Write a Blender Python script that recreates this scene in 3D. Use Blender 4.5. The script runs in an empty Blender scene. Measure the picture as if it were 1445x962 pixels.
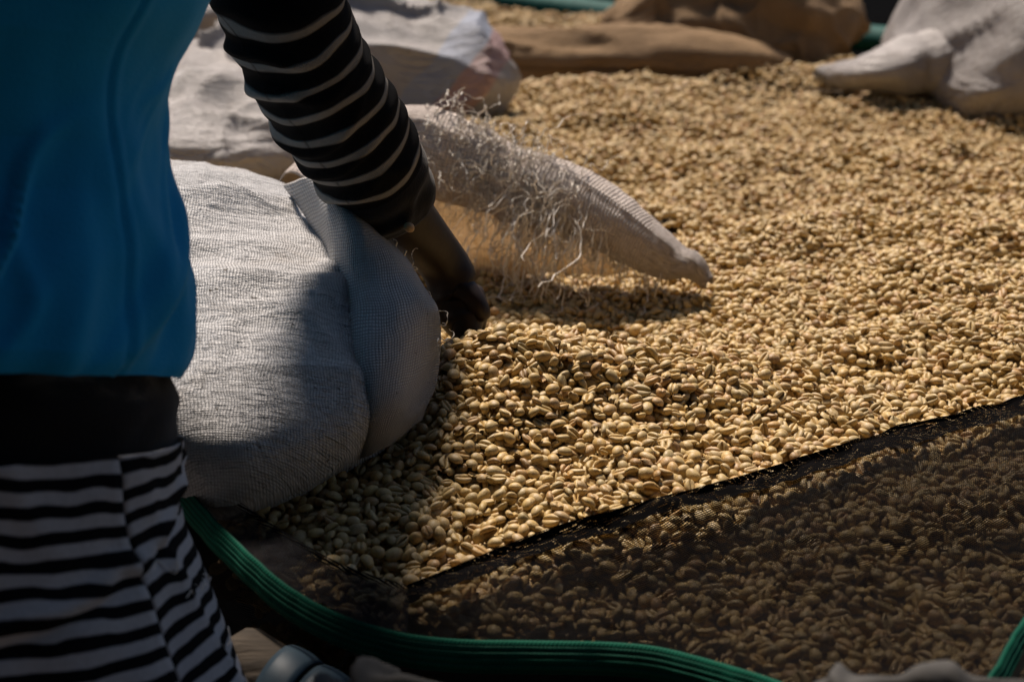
import bpy, bmesh, math, random
import numpy as np
from mathutils import Vector, Matrix

random.seed(7); rng = np.random.default_rng(7)
scene = bpy.context.scene
col = scene.collection
R = math.radians

# ------------------------------------------------------------------ camera
CAM = np.array([0.0, 0.0, 1.2]); PITCH = R(19.6); LENS = 55.0
cam_d = bpy.data.cameras.new('camera'); cam = bpy.data.objects.new('camera', cam_d); col.objects.link(cam)
cam.location = CAM; cam.rotation_euler = (R(90) - PITCH, 0, 0)
cam_d.lens = LENS; cam_d.sensor_width = 36; cam_d.clip_start = 0.02; cam_d.clip_end = 300
cam_d.dof.use_dof = True; cam_d.dof.focus_distance = 1.0; cam_d.dof.aperture_fstop = 7.5
scene.camera = cam
# ------------------------------------------------------------------ sky, sun, exposure
SUN_EL, SUN_AZ = R(57), R(-19)         # azimuth measured from +y (beyond the heap) towards +x
w = bpy.data.worlds.new('World'); scene.world = w; w.use_nodes = True
nt = w.node_tree; sky = nt.nodes.new('ShaderNodeTexSky'); sky.sky_type = 'NISHITA'; sky.sun_disc = False
sky.sun_elevation = SUN_EL; sky.sun_rotation = SUN_AZ
bg = nt.nodes['Background']; bg.inputs['Strength'].default_value = 0.05
nt.links.new(sky.outputs[0], bg.inputs['Color'])
sun_d = bpy.data.lights.new('sun', 'SUN'); sun_d.energy = 5.0; sun_d.angle = R(10.0); sun_d.color = (1.0, 0.865, 0.74)
sun = bpy.data.objects.new('sun', sun_d); col.objects.link(sun); sun.location = (1, 3, 4)
sdir = Vector((math.sin(SUN_AZ) * math.cos(SUN_EL), math.cos(SUN_AZ) * math.cos(SUN_EL), math.sin(SUN_EL)))
sun.rotation_euler = sdir.to_track_quat('Z', 'Y').to_euler()
vs = scene.view_settings; vs.view_transform = 'Standard'; vs.look = 'None'; vs.gamma = 1; vs.exposure = 0.42
scene.cycles.max_bounces = 8; scene.cycles.transparent_max_bounces = 24

# ------------------------------------------------------------------ helpers
FPX = 1445 * LENS / 36
FW = np.array([0, math.cos(PITCH), -math.sin(PITCH)]); UP = np.array([0, math.sin(PITCH), math.cos(PITCH)]); RT = np.array([1.0, 0, 0])
def P(px, py, d):
    return CAM + d * (FW + (px - 722.5) / FPX * RT - (py - 481) / FPX * UP)
def smooth(a, b, x):
    t = np.clip((x - a) / (b - a), 0, 1); return t * t * (3 - 2 * t)
def _hash(i, j, k):
    n = (i * 374761393 + j * 668265263 + k * 2147483647) & 0xffffffff
    n = ((n ^ (n >> 13)) * 1274126177) & 0xffffffff
    n = (n ^ (n >> 16)) & 0xffffffff
    return n / 2147483648.0 - 1.0
def noise3(x, y, z):
    x, y, z = np.broadcast_arrays(np.asarray(x, float), np.asarray(y, float), np.asarray(z, float))
    xi, yi, zi = np.floor(x).astype(np.int64), np.floor(y).astype(np.int64), np.floor(z).astype(np.int64)
    fx, fy, fz = x - xi, y - yi, z - zi
    fx, fy, fz = fx**3*(fx*(fx*6-15)+10), fy**3*(fy*(fy*6-15)+10), fz**3*(fz*(fz*6-15)+10)
    r = 0
    for a in (0, 1):
        for b in (0, 1):
            for c in (0, 1):
                r = r + _hash(xi+a, yi+b, zi+c) * (fx if a else 1-fx) * (fy if b else 1-fy) * (fz if c else 1-fz)
    return r
def fbm(x, y, z=0.0, o=3):
    return sum(noise3(np.asarray(x)*2**i+i*17.3, np.asarray(y)*2**i+i*5.1, np.asarray(z)*2**i+i*9.7) / 2**i for i in range(o))
def spline(pts, n):
    """Catmull-Rom through pts (k,m) -> (n,m)"""
    p = np.asarray(pts, float)
    q = np.vstack([2*p[0]-p[1], p, 2*p[-1]-p[-2]])
    t = np.linspace(0, len(p)-1, n); i = np.minimum(t.astype(int), len(p)-2); f = (t-i)[:, None]
    a, b, c, d = q[i], q[i+1], q[i+2], q[i+3]
    return 0.5*((2*b)+(-a+c)*f+(2*a-5*b+4*c-d)*f*f+(-a+3*b-3*c+d)*f**3)
def surf(net, nu, nv):
    """control net (rows, cols, m) -> smooth grid (nu, nv, m)"""
    net = np.asarray(net, float)
    rows = np.stack([spline(r, nv) for r in net])
    return np.stack([spline(rows[:, j], nu) for j in range(nv)], axis=1)

def link(o, parent=None):
    col.objects.link(o)
    if parent is not None: o.parent = parent
    return o
def tag(o, label=None, cat=None, group=None, kind=None):
    for k, v in (('label', label), ('category', cat), ('group', group), ('kind', kind)):
        if v: o[k] = v
    return o
def mesh_obj(name, verts, faces, mat, parent=None, uv=None, smooth_=True):
    me = bpy.data.meshes.new(name)
    me.from_pydata([tuple(v) for v in np.asarray(verts).reshape(-1, 3).tolist()], [], faces)
    if smooth_: me.polygons.foreach_set('use_smooth', [True]*len(me.polygons))
    if uv is not None:
        uv = np.asarray(uv, float).reshape(-1, 2)
        idx = np.empty(len(me.loops), int); me.loops.foreach_get('vertex_index', idx)
        me.uv_layers.new(name='UVMap').data.foreach_set('uv', uv[idx].ravel())
    me.materials.append(mat); me.update()
    return link(bpy.data.objects.new(name, me), parent)
def grid_faces(nu, nv, wrap=False, off=0):
    f = []
    for i in range(nu-1):
        for j in range(nv if wrap else nv-1):
            k = (j+1) % nv
            f.append((off+i*nv+j, off+i*nv+k, off+(i+1)*nv+k, off+(i+1)*nv+j))
    return f
def grid_obj(name, G, mat, parent=None, uv=None, wrap=False, thick=0.0, off=-1):
    nu, nv = G.shape[:2]
    o = mesh_obj(name, G, grid_faces(nu, nv, wrap), mat, parent, uv)
    if thick:
        m = o.modifiers.new('thickness', 'SOLIDIFY'); m.thickness = thick; m.offset = off
    return o
def normals(G):
    du = np.gradient(G, axis=0); dv = np.gradient(G, axis=1)
    n = np.cross(du, dv); return n / (np.linalg.norm(n, axis=2, keepdims=True) + 1e-12)
def empty(name, loc):
    o = bpy.data.objects.new(name, None); o.empty_display_size = 0.05; col.objects.link(o)
    o.location = loc
    return o
def child_at(o, root):
    o.parent = root; o.matrix_parent_inverse = Matrix.Translation(-Vector(root.location)); return o
def loft(C, A, B, na, up=(0, 0, 1), wr=None):
    """tube along centres C with half widths A (sideways) and B; returns grid (n, na, 3) and the angle / arc arrays"""
    C = np.asarray(C); n = len(C)
    T = np.gradient(C, axis=0); T /= np.linalg.norm(T, axis=1, keepdims=True)
    S = np.cross(T, np.asarray(up, float)); S /= np.linalg.norm(S, axis=1, keepdims=True)
    N = np.cross(S, T)
    an = np.arange(na) * 2*math.pi/na
    arc = np.concatenate([[0], np.cumsum(np.linalg.norm(np.diff(C, axis=0), axis=1))])
    m = np.ones((n, na)) if wr is None else wr(arc[:, None]+0*an[None], an[None]+0*arc[:, None])
    G = C[:, None] + (np.asarray(A)[:, None]*np.cos(an)[None]*m)[..., None]*S[:, None] + (np.asarray(B)[:, None]*np.sin(an)[None]*m)[..., None]*N[:, None]
    return G, arc, an
def tubes_mesh(paths, rad, ns=4, flat=0.5):
    V, F = [], []
    for pth in paths:
        p = np.asarray(pth); n = len(p)
        T = np.gradient(p, axis=0); T /= np.linalg.norm(T, axis=1, keepdims=True)+1e-12
        ref = np.array([0.3, 0.5, 0.81]); S = np.cross(T, ref); S /= np.linalg.norm(S, axis=1, keepdims=True)+1e-9
        N = np.cross(S, T); off = len(V)
        r = rad*random.uniform(0.7, 1.3)
        for i in range(n):
            for k in range(ns):
                a = 2*math.pi*k/ns
                V.append(p[i] + r*(math.cos(a)*S[i] + flat*math.sin(a)*N[i]))
        F += grid_faces(n, ns, True, off)
    return V, F

# ------------------------------------------------------------------ materials
def new_mat(name):
    m = bpy.data.materials.new(name); m.use_nodes = True
    return m, m.node_tree, m.node_tree.nodes['Principled BSDF']
def N_(nt, typ, **kw):
    n = nt.nodes.new(typ)
    for k, v in kw.items():
        if k.startswith('i_'): n.inputs[k[2:]].default_value = v
        else: setattr(n, k, v)
    return n
def L_(nt, a, b): nt.links.new(a, b)
def math_(nt, op, a, b=None, clamp=False):
    n = nt.nodes.new('ShaderNodeMath'); n.operation = op; n.use_clamp = clamp
    for i, v in enumerate((a, b)):
        if v is None: continue
        if isinstance(v, (int, float)): n.inputs[i].default_value = v
        else: nt.links.new(v, n.inputs[i])
    return n.outputs[0]
def mix_(nt, f, a, b):
    n = nt.nodes.new('ShaderNodeMix'); n.data_type = 'RGBA'
    for s, v in ((0, f), (6, a), (7, b)):
        if isinstance(v, (int, float)): n.inputs[s].default_value = v
        elif isinstance(v, tuple): n.inputs[s].default_value = (*v, 1)
        else: nt.links.new(v, n.inputs[s])
    return n.outputs[2]
def noise_(nt, vec, scale, detail=3, rough=0.55):
    n = N_(nt, 'ShaderNodeTexNoise'); n.inputs['Scale'].default_value = scale; n.inputs['Detail'].default_value = detail; n.inputs['Roughness'].default_value = rough
    if vec is not None: nt.links.new(vec, n.inputs['Vector'])
    return n.outputs['Fac']
def ramp_(nt, f, a, b):
    n = N_(nt, 'ShaderNodeMapRange'); n.inputs[1].default_value = a; n.inputs[2].default_value = b
    nt.links.new(f, n.inputs[0]); return n.outputs[0]
def scale_(nt, vec, s):
    n = N_(nt, 'ShaderNodeVectorMath', operation='MULTIPLY'); n.inputs[1].default_value = s
    nt.links.new(vec, n.inputs[0]); return n.outputs[0]
def bump_(nt, h, dist, strength=1.0, normal=None):
    n = N_(nt, 'ShaderNodeBump'); n.inputs['Distance'].default_value = dist; n.inputs['Strength'].default_value = strength
    nt.links.new(h, n.inputs['Height'])
    if normal is not None: nt.links.new(normal, n.inputs['Normal'])
    return n.outputs[0]

def plain(name, c, rough=0.8, c2=None, sc=30, bump=0.0, spec=0.3, stretch=(1, 1, 1)):
    m, t, b = new_mat(name)
    tc = N_(t, 'ShaderNodeTexCoord'); v = scale_(t, tc.outputs['Object'], stretch)
    f = noise_(t, v, sc, 4)
    L_(t, mix_(t, ramp_(t, f, .3, .7), c, c2 or tuple(x*.7 for x in c)), b.inputs['Base Color'])
    b.inputs['Roughness'].default_value = rough; b.inputs['Specular IOR Level'].default_value = spec
    if bump: L_(t, bump_(t, f, bump), b.inputs['Normal'])
    return m

def mat_bean():
    m, t, b = new_mat('coffee_parchment')
    oi = N_(t, 'ShaderNodeObjectInfo'); tc = N_(t, 'ShaderNodeTexCoord')
    r = N_(t, 'ShaderNodeValToRGB'); cr = r.color_ramp
    stops = [(0.0, (.16, .085, .035)), (.035, (.44, .25, .075)), (.12, (.52, .345, .115)), (.26, (.45, .32, .125)), (.42, (.56, .385, .14)), (.56, (.36, .275, .125)),
             (.68, (.53, .345, .115)), (.80, (.40, .285, .12)), (.89, (.43, .24, .09)), (.94, (.30, .165, .06)), (1.0, (.62, .48, .25))]
    while len(cr.elements) < len(stops): cr.elements.new(0.5)
    for e, (p, c) in zip(cr.elements, stops): e.position = p; e.color = (*c, 1)
    L_(t, oi.outputs['Random'], r.inputs[0])
    off = N_(t, 'ShaderNodeVectorMath', operation='ADD'); L_(t, tc.outputs['Object'], off.inputs[0])
    cmb = N_(t, 'ShaderNodeCombineXYZ'); L_(t, oi.outputs['Random'], cmb.inputs[0]); L_(t, cmb.outputs[0], off.inputs[1])
    n1 = noise_(t, off.outputs[0], 260, 3); n2 = noise_(t, scale_(t, off.outputs[0], (1, 3, 3)), 700, 2)
    c1 = mix_(t, ramp_(t, n1, .45, .75), r.outputs[0], (.34, .24, .12))
    c1 = mix_(t, math_(t, 'MULTIPLY', ramp_(t, n2, .45, .75), .6), c1, (.68, .54, .32))
    L_(t, c1, b.inputs['Base Color'])
    b.inputs['Roughness'].default_value = .48; b.inputs['Specular IOR Level'].default_value = .4
    L_(t, bump_(t, n2, .0004, .5), b.inputs['Normal'])
    return m

def mat_weave(name, c, c2, pitch=.0018, rough=.5, trans=0.0, tcol=(.8, .6, .35), depth=.0005, ripple=0.0, holes=0.0, gap=.45, specks=True, prints=None):
    """woven tape sacking in UV metres"""
    m, t, b = new_mat(name)
    uv = N_(t, 'ShaderNodeUVMap'); tc = N_(t, 'ShaderNodeTexCoord')
    wob = N_(t, 'ShaderNodeTexNoise'); wob.inputs['Scale'].default_value = 28; wob.inputs['Detail'].default_value = 2
    L_(t, uv.outputs[0], wob.inputs['Vector'])
    wv = N_(t, 'ShaderNodeVectorMath', operation='MULTIPLY_ADD'); L_(t, wob.outputs['Color'], wv.inputs[0]); wv.inputs[1].default_value = (.009, .009, 0); L_(t, uv.outputs[0], wv.inputs[2])
    s = N_(t, 'ShaderNodeSeparateXYZ'); L_(t, wv.outputs[0], s.inputs[0])
    k = 2*math.pi/pitch/2
    su = math_(t, 'SINE', math_(t, 'MULTIPLY', s.outputs[0], k)); sv = math_(t, 'SINE', math_(t, 'MULTIPLY', s.outputs[1], k))
    au = math_(t, 'ABSOLUTE', su); av = math_(t, 'ABSOLUTE', sv)
    chk = math_(t, 'MULTIPLY', math_(t, 'SIGN', su), math_(t, 'SIGN', sv))
    over = math_(t, 'GREATER_THAN', chk, 0.0)
    hgt = math_(t, 'MULTIPLY', math_(t, 'POWER', au, .6), math_(t, 'POWER', av, .6))
    # tape brightness differs warp against weft and tape by tape
    tape = noise_(t, scale_(t, wv.outputs[0], (1/pitch, .02/pitch, 1)), 1.0, 1)
    tape2 = noise_(t, scale_(t, wv.outputs[0], (.02/pitch, 1/pitch, 1)), 1.0, 1)
    big = noise_(t, tc.outputs['Object'], 9, 4)
    base = mix_(t, ramp_(t, big, .35, .7), c, c2)
    tt = math_(t, 'ADD', math_(t, 'MULTIPLY', tape, over), math_(t, 'MULTIPLY', tape2, math_(t, 'SUBTRACT', 1.0, over)))
    base = mix_(t, math_(t, 'MULTIPLY', ramp_(t, tt, .35, .75), .30), base, tuple(x*.55 for x in c2))
    base = mix_(t, math_(t, 'MULTIPLY', math_(t, 'SUBTRACT', 1.0, hgt), gap), base, tuple(x*.3 for x in c2))
    if specks:
        sp = noise_(t, tc.outputs['Object'], 170, 1); base = mix_(t, math_(t, 'MULTIPLY', ramp_(t, sp, .74, .78), .85), base, (.05, .035, .02))
        st = noise_(t, tc.outputs['Object'], 28, 5, .65); base = mix_(t, math_(t, 'MULTIPLY', ramp_(t, st, .56, .75), .35), base, (.22, .17, .12))
    if prints: base = prints(t, tc, base)
    L_(t, base, b.inputs['Base Color'])
    b.inputs['Roughness'].default_value = rough; b.inputs['Specular IOR Level'].default_value = .45
    nrm = None
    if ripple:
        rp = noise_(t, scale_(t, uv.outputs[0], (55, 170, 1)), 1.0, 4, .6)
        nrm = bump_(t, rp, ripple, .8)
    nrm = bump_(t, hgt, depth, 1.0, nrm)
    L_(t, nrm, b.inputs['Normal'])
    out = t.nodes['Material Output']; sh = b.outputs[0]
    if trans:
        tr = N_(t, 'ShaderNodeBsdfTranslucent'); L_(t, mix_(t, math_(t, 'MULTIPLY', math_(t, 'SUBTRACT', 1.0, hgt), .6), tcol, tuple(x*.3 for x in tcol)), tr.inputs[0])
        mx = N_(t, 'ShaderNodeMixShader'); mx.inputs[0].default_value = trans; L_(t, sh, mx.inputs[1]); L_(t, tr.outputs[0], mx.inputs[2]); sh = mx.outputs[0]
    if holes:
        tp = N_(t, 'ShaderNodeBsdfTransparent'); mx = N_(t, 'ShaderNodeMixShader')
        L_(t, math_(t, 'LESS_THAN', math_(t, 'ADD', hgt, math_(t, 'MULTIPLY', tape2, .25)), holes), mx.inputs[0]); L_(t, sh, mx.inputs[1]); L_(t, tp.outputs[0], mx.inputs[2]); sh = mx.outputs[0]
    L_(t, sh, out.inputs['Surface'])
    return m

def mat_net(name='black_shade_net', cover=.5, col_=(.006, .0057, .006)):
    """knitted shade netting: open loops between dark threads"""
    m, t, b = new_mat(name)
    uv = N_(t, 'ShaderNodeUVMap')
    wob = N_(t, 'ShaderNodeTexNoise'); wob.inputs['Scale'].default_value = 45; L_(t, uv.outputs[0], wob.inputs['Vector'])
    wv = N_(t, 'ShaderNodeVectorMath', operation='MULTIPLY_ADD'); L_(t, wob.outputs['Color'], wv.inputs[0]); wv.inputs[1].default_value = (.003, .003, 0); L_(t, uv.outputs[0], wv.inputs[2])
    s = N_(t, 'ShaderNodeSeparateXYZ'); L_(t, wv.outputs[0], s.inputs[0])
    warp = math_(t, 'ABSOLUTE', math_(t, 'SINE', math_(t, 'MULTIPLY', s.outputs[1], math.pi/.0011)))
    weft = math_(t, 'ABSOLUTE', math_(t, 'SINE', math_(t, 'ADD', math_(t, 'MULTIPLY', s.outputs[0], math.pi/.0015), math_(t, 'MULTIPLY', s.outputs[1], 900))))
    irr = noise_(t, scale_(t, wv.outputs[0], (70, 800, 1)), 1.0, 2)
    irr2 = noise_(t, uv.outputs[0], 30, 3)
    thr = math_(t, 'ADD', math_(t, 'ADD', math_(t, 'MULTIPLY', irr, .32), .14), math_(t, 'MULTIPLY', irr2, .20))
    a1 = math_(t, 'LESS_THAN', warp, math_(t, 'ADD', thr, cover+.0)); a2 = math_(t, 'LESS_THAN', weft, math_(t, 'ADD', thr, cover-.46))
    al = math_(t, 'MAXIMUM', a1, a2)
    b.inputs['Base Color'].default_value = (*col_, 1); b.inputs['Roughness'].default_value = .9; b.inputs['Specular IOR Level'].default_value = .0
    L_(t, al, b.inputs['Alpha'])
    return m

def mat_stripes(name, dark, light, period, duty, rib=0.0, rough=.9, soft=.04):
    """stripe coordinate comes in UV.y (metres); fine knit ribs run across the light stripes"""
    m, t, b = new_mat(name)
    uv = N_(t, 'ShaderNodeUVMap'); s = N_(t, 'ShaderNodeSeparateXYZ'); L_(t, uv.outputs[0], s.inputs[0])
    tc = N_(t, 'ShaderNodeTexCoord')
    wob = math_(t, 'MULTIPLY', math_(t, 'SUBTRACT', noise_(t, tc.outputs['Object'], 40, 2), .5), .12)
    f = math_(t, 'FRACT', math_(t, 'ADD', math_(t, 'DIVIDE', s.outputs[1], period), wob))
    d = math_(t, 'ABSOLUTE', math_(t, 'SUBTRACT', f, .5))
    k = ramp_(t, d, duty/2+soft, duty/2-soft)
    n = noise_(t, tc.outputs['Object'], 350, 2)
    lc = mix_(t, n, light, tuple(x*.72 for x in light))
    dc = mix_(t, n, dark, tuple(x*.5 for x in dark))
    L_(t, mix_(t, k, dc, lc), b.inputs['Base Color'])
    b.inputs['Roughness'].default_value = rough; b.inputs['Specular IOR Level'].default_value = .08
    h = n
    if rib:
        rb = math_(t, 'SINE', math_(t, 'MULTIPLY', s.outputs[0], 2*math.pi/.0011))
        h = math_(t, 'ADD', math_(t, 'MULTIPLY', k, 1.6), math_(t, 'MULTIPLY', rb, .25))
        L_(t, bump_(t, h, rib), b.inputs['Normal'])
    else:
        L_(t, bump_(t, n, .0004), b.inputs['Normal'])
    return m

def mat_band():
    m, t, b = new_mat('green_webbing')
    uv = N_(t, 'ShaderNodeUVMap'); s = N_(t, 'ShaderNodeSeparateXYZ'); L_(t, uv.outputs[0], s.inputs[0])
    a = math_(t, 'ABSOLUTE', math_(t, 'SINE', math_(t, 'MULTIPLY', s.outputs[1], math.pi/.0030)))
    c = math_(t, 'ABSOLUTE', math_(t, 'SINE', math_(t, 'ADD', math_(t, 'MULTIPLY', s.outputs[0], math.pi/.0022), math_(t, 'MULTIPLY', s.outputs[1], 700))))
    h = math_(t, 'MULTIPLY', math_(t, 'POWER', a, .7), math_(t, 'ADD', math_(t, 'MULTIPLY', c, .4), .6))
    n = noise_(t, uv.outputs[0], 120, 3)
    L_(t, mix_(t, math_(t, 'MULTIPLY', h, math_(t, 'ADD', math_(t, 'MULTIPLY', n, .6), .5)), (.002, .036, .024), (.003, .125, .074)), b.inputs['Base Color'])
    b.inputs['Roughness'].default_value = .75; b.inputs['Specular IOR Level'].default_value = .12; L_(t, bump_(t, h, .0005), b.inputs['Normal'])
    return m

M = {}
M['bean'] = mat_bean()
M['sack'] = mat_weave('white_woven_sack', (.68, .68, .69), (.54, .54, .55), trans=.04, ripple=.009, depth=.0006, gap=.55)
M['flap'] = mat_weave('white_woven_flap', (.58, .57, .57), (.46, .45, .45), trans=.10, ripple=.003, depth=.0009, gap=.7)
M['lip'] = mat_weave('loose_woven_lip', (.86, .77, .71), (.75, .64, .57), pitch=.0023, trans=.22, tcol=(.85, .68, .46), ripple=.005, depth=.0012, gap=.35, specks=False)
M['panel'] = mat_weave('thin_woven_panel', (.55, .46, .36), (.42, .33, .22), pitch=.0026, trans=.75, tcol=(.95, .74, .46), depth=.0008, holes=.26, gap=.9, specks=False)
M['far_sack'] = mat_weave('far_white_sack', (.66, .63, .62), (.46, .43, .42), trans=.05, ripple=.012)
def printed(t, tc, base):
    s = N_(t, 'ShaderNodeSeparateXYZ'); L_(t, tc.outputs['Object'], s.inputs[0])
    q = math_(t, 'ADD', math_(t, 'SUBTRACT', s.outputs[0], math_(t, 'MULTIPLY', s.outputs[2], .9)), math_(t, 'MULTIPLY', noise_(t, tc.outputs['Object'], 12, 2), .03))
    def band(a, b_):
        return math_(t, 'MULTIPLY', math_(t, 'GREATER_THAN', q, a), math_(t, 'LESS_THAN', q, b_))
    base = mix_(t, math_(t, 'MULTIPLY', band(PR[0], PR[1]), .45), base, (.25, .36, .58))
    return mix_(t, math_(t, 'MULTIPLY', band(PR[1], PR[2]), .5), base, (.52, .24, .24))
PR = (-.875, -.825, -.775)
M['print_sack'] = mat_weave('printed_white_sack', (.60, .57, .56), (.44, .42, .42), trans=.05, ripple=.010, prints=printed)
M['shade_sack'] = mat_weave('shade_toned_sack', (.50, .47, .46), (.36, .33, .32), trans=.03, ripple=.008)  # white sacking with the upright sack's shade put into a darker colour
M['burlap'] = mat_weave('brown_burlap', (.38, .245, .125), (.27, .17, .085), pitch=.0028, rough=.9, trans=.06, depth=.0012, ripple=.006, specks=False)
M['net'] = mat_net(cover=.44)
M['netdense'] = mat_net('doubled_shade_net', .50, (.014, .0135, .015))
M['nethem'] = mat_net('hemmed_shade_net', .56)
M['band'] = mat_band()
M['underlay'] = plain('gap_shade_net', (.09, .06, .03), .95, (.04, .028, .015), 120)  # shade between beans painted as dark brown on the sheet below
M['thread'] = plain('frayed_tape', (.85, .81, .75), .45, (.70, .62, .52), 90, spec=.5)
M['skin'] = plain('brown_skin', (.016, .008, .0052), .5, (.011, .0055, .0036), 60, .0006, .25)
M['hair'] = plain('black_hair', (.01, .009, .008), .7, None, 200, .002)
def cloth(name, c, c2):
    m, t, b = new_mat(name); tc = N_(t, 'ShaderNodeTexCoord')
    n = noise_(t, tc.outputs['Object'], 700, 2); g = noise_(t, tc.outputs['Object'], 14, 3)
    L_(t, mix_(t, g, c, c2), b.inputs['Base Color']); b.inputs['Roughness'].default_value = .85; b.inputs['Specular IOR Level'].default_value = .12
    b.inputs['Sheen Weight'].default_value = .15
    L_(t, bump_(t, n, .0004), b.inputs['Normal']); return m
M['shirt'] = cloth('blue_jersey', (.005, .30, .60), (.004, .25, .52))
M['black'] = cloth('black_jersey', (.006, .006, .007), (.004, .004, .005))
M['sleeve'] = mat_stripes('striped_knit', (.006, .006, .007), (.26, .245, .225), .0182, .29, rib=.0007)
M['skirt'] = mat_stripes('striped_cotton', (.008, .008, .010), (.50, .495, .52), .0102, .50)
M['wood'] = plain('weathered_wood', (.075, .06, .045), .85, (.03, .025, .02), 25, .002, .2, (1, 8, 8))
M['strap'] = plain('blue_grey_strap', (.045, .08, .11), .5, (.03, .055, .08), 60)
M['tarp'] = plain('grey_tarpaulin', (.060, .058, .056), .85, (.02, .02, .019), 18, .004)
M['darkfill'] = plain('dark_background_fill', (.005, .0055, .006), 1.0, (.003, .003, .0035), 200, .002, .0)  # black sheet colour stands in for the darkness beyond the heap
M['teal'] = plain('teal_net_edge', (.004, .085, .075), .7, (.003, .05, .045), 80, .002, .2)
M['dirt'] = plain('trodden_earth', (.11, .075, .05), .95, (.07, .048, .032), 6, .01, .1)
M['darkwood'] = plain('dark_shed_boards', (.03, .025, .02), .9, (.018, .015, .012), 9, .004, .1)

# ------------------------------------------------------------------ the heap surface
def heap(x, y):
    x = np.asarray(x, float); y = np.asarray(y, float)
    z = 0.800 + 0*x
    z = z - .026*(1 - smooth(.64, .86, y))                                   # slopes off to the near rail
    z = z + .060*np.exp(-((x-.03)/.16)**2 - ((y-.985)/.105)**2)               # what has poured out of the sack
    z = z - .020*np.exp(-((x-.05)/.12)**2 - ((y-1.19)/.08)**2)               # hollow under the far lip
    z = z + .022*np.exp(-((x-.40)/.22)**2 - ((y-1.18)/.12)**2)               # ridge to the right
    z = z + .030*np.exp(-((x-.16)/.16)**2 - ((y-2.02)/.16)**2)               # rise before the burlap
    z = z + .026*np.exp(-((y-1.36-.10*x)/.085)**2)*smooth(.08, .32, x) + .020*np.exp(-((y-1.72+.08*x)/.09)**2)*smooth(-.15, .2, x)
    z = z - .018*np.exp(-((x-.62)/.16)**2 - ((y-1.84)/.07)**2)               # trough before the far sack
    z = z + .014*fbm(x*4.2+3.1, y*5.0+1.7, .3, 2) + .0075*fbm(x*12, y*12, 4.2, 2)*(1+.7*smooth(1.1, 1.4, y)) + .0042*fbm(x*27, y*27, 1.2, 2)*smooth(.80, .95, y)*(1+.5*smooth(1.1, 1.4, y))
    return z
def hit(px, py, lift=0.0):
    d = P(px, py, 1.0) - CAM; t = np.linspace(.45, 4.5, 4000)
    p = CAM + t[:, None]*d; g = p[:, 2] - heap(p[:, 0], p[:, 1]) - lift
    i = int(np.argmax(g < 0)); f = g[i-1]/(g[i-1]-g[i])
    return p[i-1] + f*(p[i]-p[i-1])
def hits(pts, lift=0.0): return np.array([hit(a, b, lift) for a, b in pts])
BAND_PX = [(150, 560), (205, 618), (252, 672), (300, 728), (350, 776), (410, 826), (480, 864), (560, 890), (640, 901), (740, 903), (850, 905), (930, 912), (1010, 932), (1090, 957), (1180, 995), (1300, 1050), (1480, 1130)]
BAND = hits(BAND_PX)
EDGE_X, EDGE_Y = BAND[:, 0], BAND[:, 1]
def edge_y(x): return np.interp(x, EDGE_X, EDGE_Y)

def far_edge(x): return np.clip(3.05 - .88*np.asarray(x), 2.3, 3.3)
# ------------------------------------------------------------------ ground and background
g = mesh_obj('ground', [(-60, -60, 0), (60, -60, 0), (60, 80, 0), (-60, 80, 0)], [(0, 1, 2, 3)], M['dirt']); tag(g, 'trodden brown earth under the drying beds', kind='structure')

# ------------------------------------------------------------------ drying bed (poles) and nets
def pole(name, a, b, r, mat, parent, seed=0):
    C = np.linspace(np.asarray(a, float), np.asarray(b, float), 28)
    L = np.linalg.norm(C[-1]-C[0])
    C[:, 2] += .006*noise3(np.linspace(0, L*5, 28), seed, .5); C[:, 0] += .006*noise3(np.linspace(0, L*5, 28), seed, 7.5)
    rr = r*(1+.10*noise3(np.linspace(0, L*9, 28), seed+3, .2))
    up = (0, 0, 1) if abs(C[-1][2]-C[0][2]) < .6*L else (0, 1, 0)
    G, arc, an = loft(C, rr, rr, 14, up, lambda s, a_: 1+.06*noise3(np.cos(a_)*2, np.sin(a_)*2, s*12+seed))
    V = G.reshape(-1, 3).tolist(); F = grid_faces(28, 14, True)
    V += [C[0].tolist(), C[-1].tolist()]; n = len(V)
    F += [(n-2, (j+1) % 14, j) for j in range(14)] + [(n-1, 27*14+j, 27*14+(j+1) % 14) for j in range(14)]
    return mesh_obj(name, V, F, mat, parent)
bed = empty('drying_bed', (.2, .8, 0)); tag(bed, 'rough wooden pole frame carrying the net and the bean heap', 'drying bed')
def bedpart(o): return child_at(o, bed)
bedpart(pole('rail', (-.150, .735, .752), (.02, .60, .720), .025, M['wood'], None, 1))
bedpart(pole('rail', (-.9, 1.02, .735), (-.02, .86, .735), .026, M['wood'], None, 3))
bedpart(pole('rail', (-.10, .585, .705), (1.3, .52, .70), .030, M['wood'], None, 2))
bedpart(pole('rail', (-.66, 3.2, .74), (1.5, 3.2, .74), .03, M['wood'], None, 5))
for i, yy in enumerate(np.linspace(.8, 3.1, 9)): bedpart(pole('slat', (-.75, yy+.15, .735), (1.5, yy, .735), .018, M['wood'], None, 10+i))
for i, (xx, yy) in enumerate(((-.5, .79), (.05, .62), (1.1, .56), (-.55, 2.0), (1.35, 2.0), (-.6, 3.18), (1.4, 3.18), (.4, 3.18))):
    bedpart(pole('post', (xx, yy, -.02), (xx, yy, .735), .032, M['wood'], None, 30+i))

net = empty('shade_net', (.1, .7, .75)); tag(net, 'black shade net with green woven edge folded over the near beans', 'net')
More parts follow.
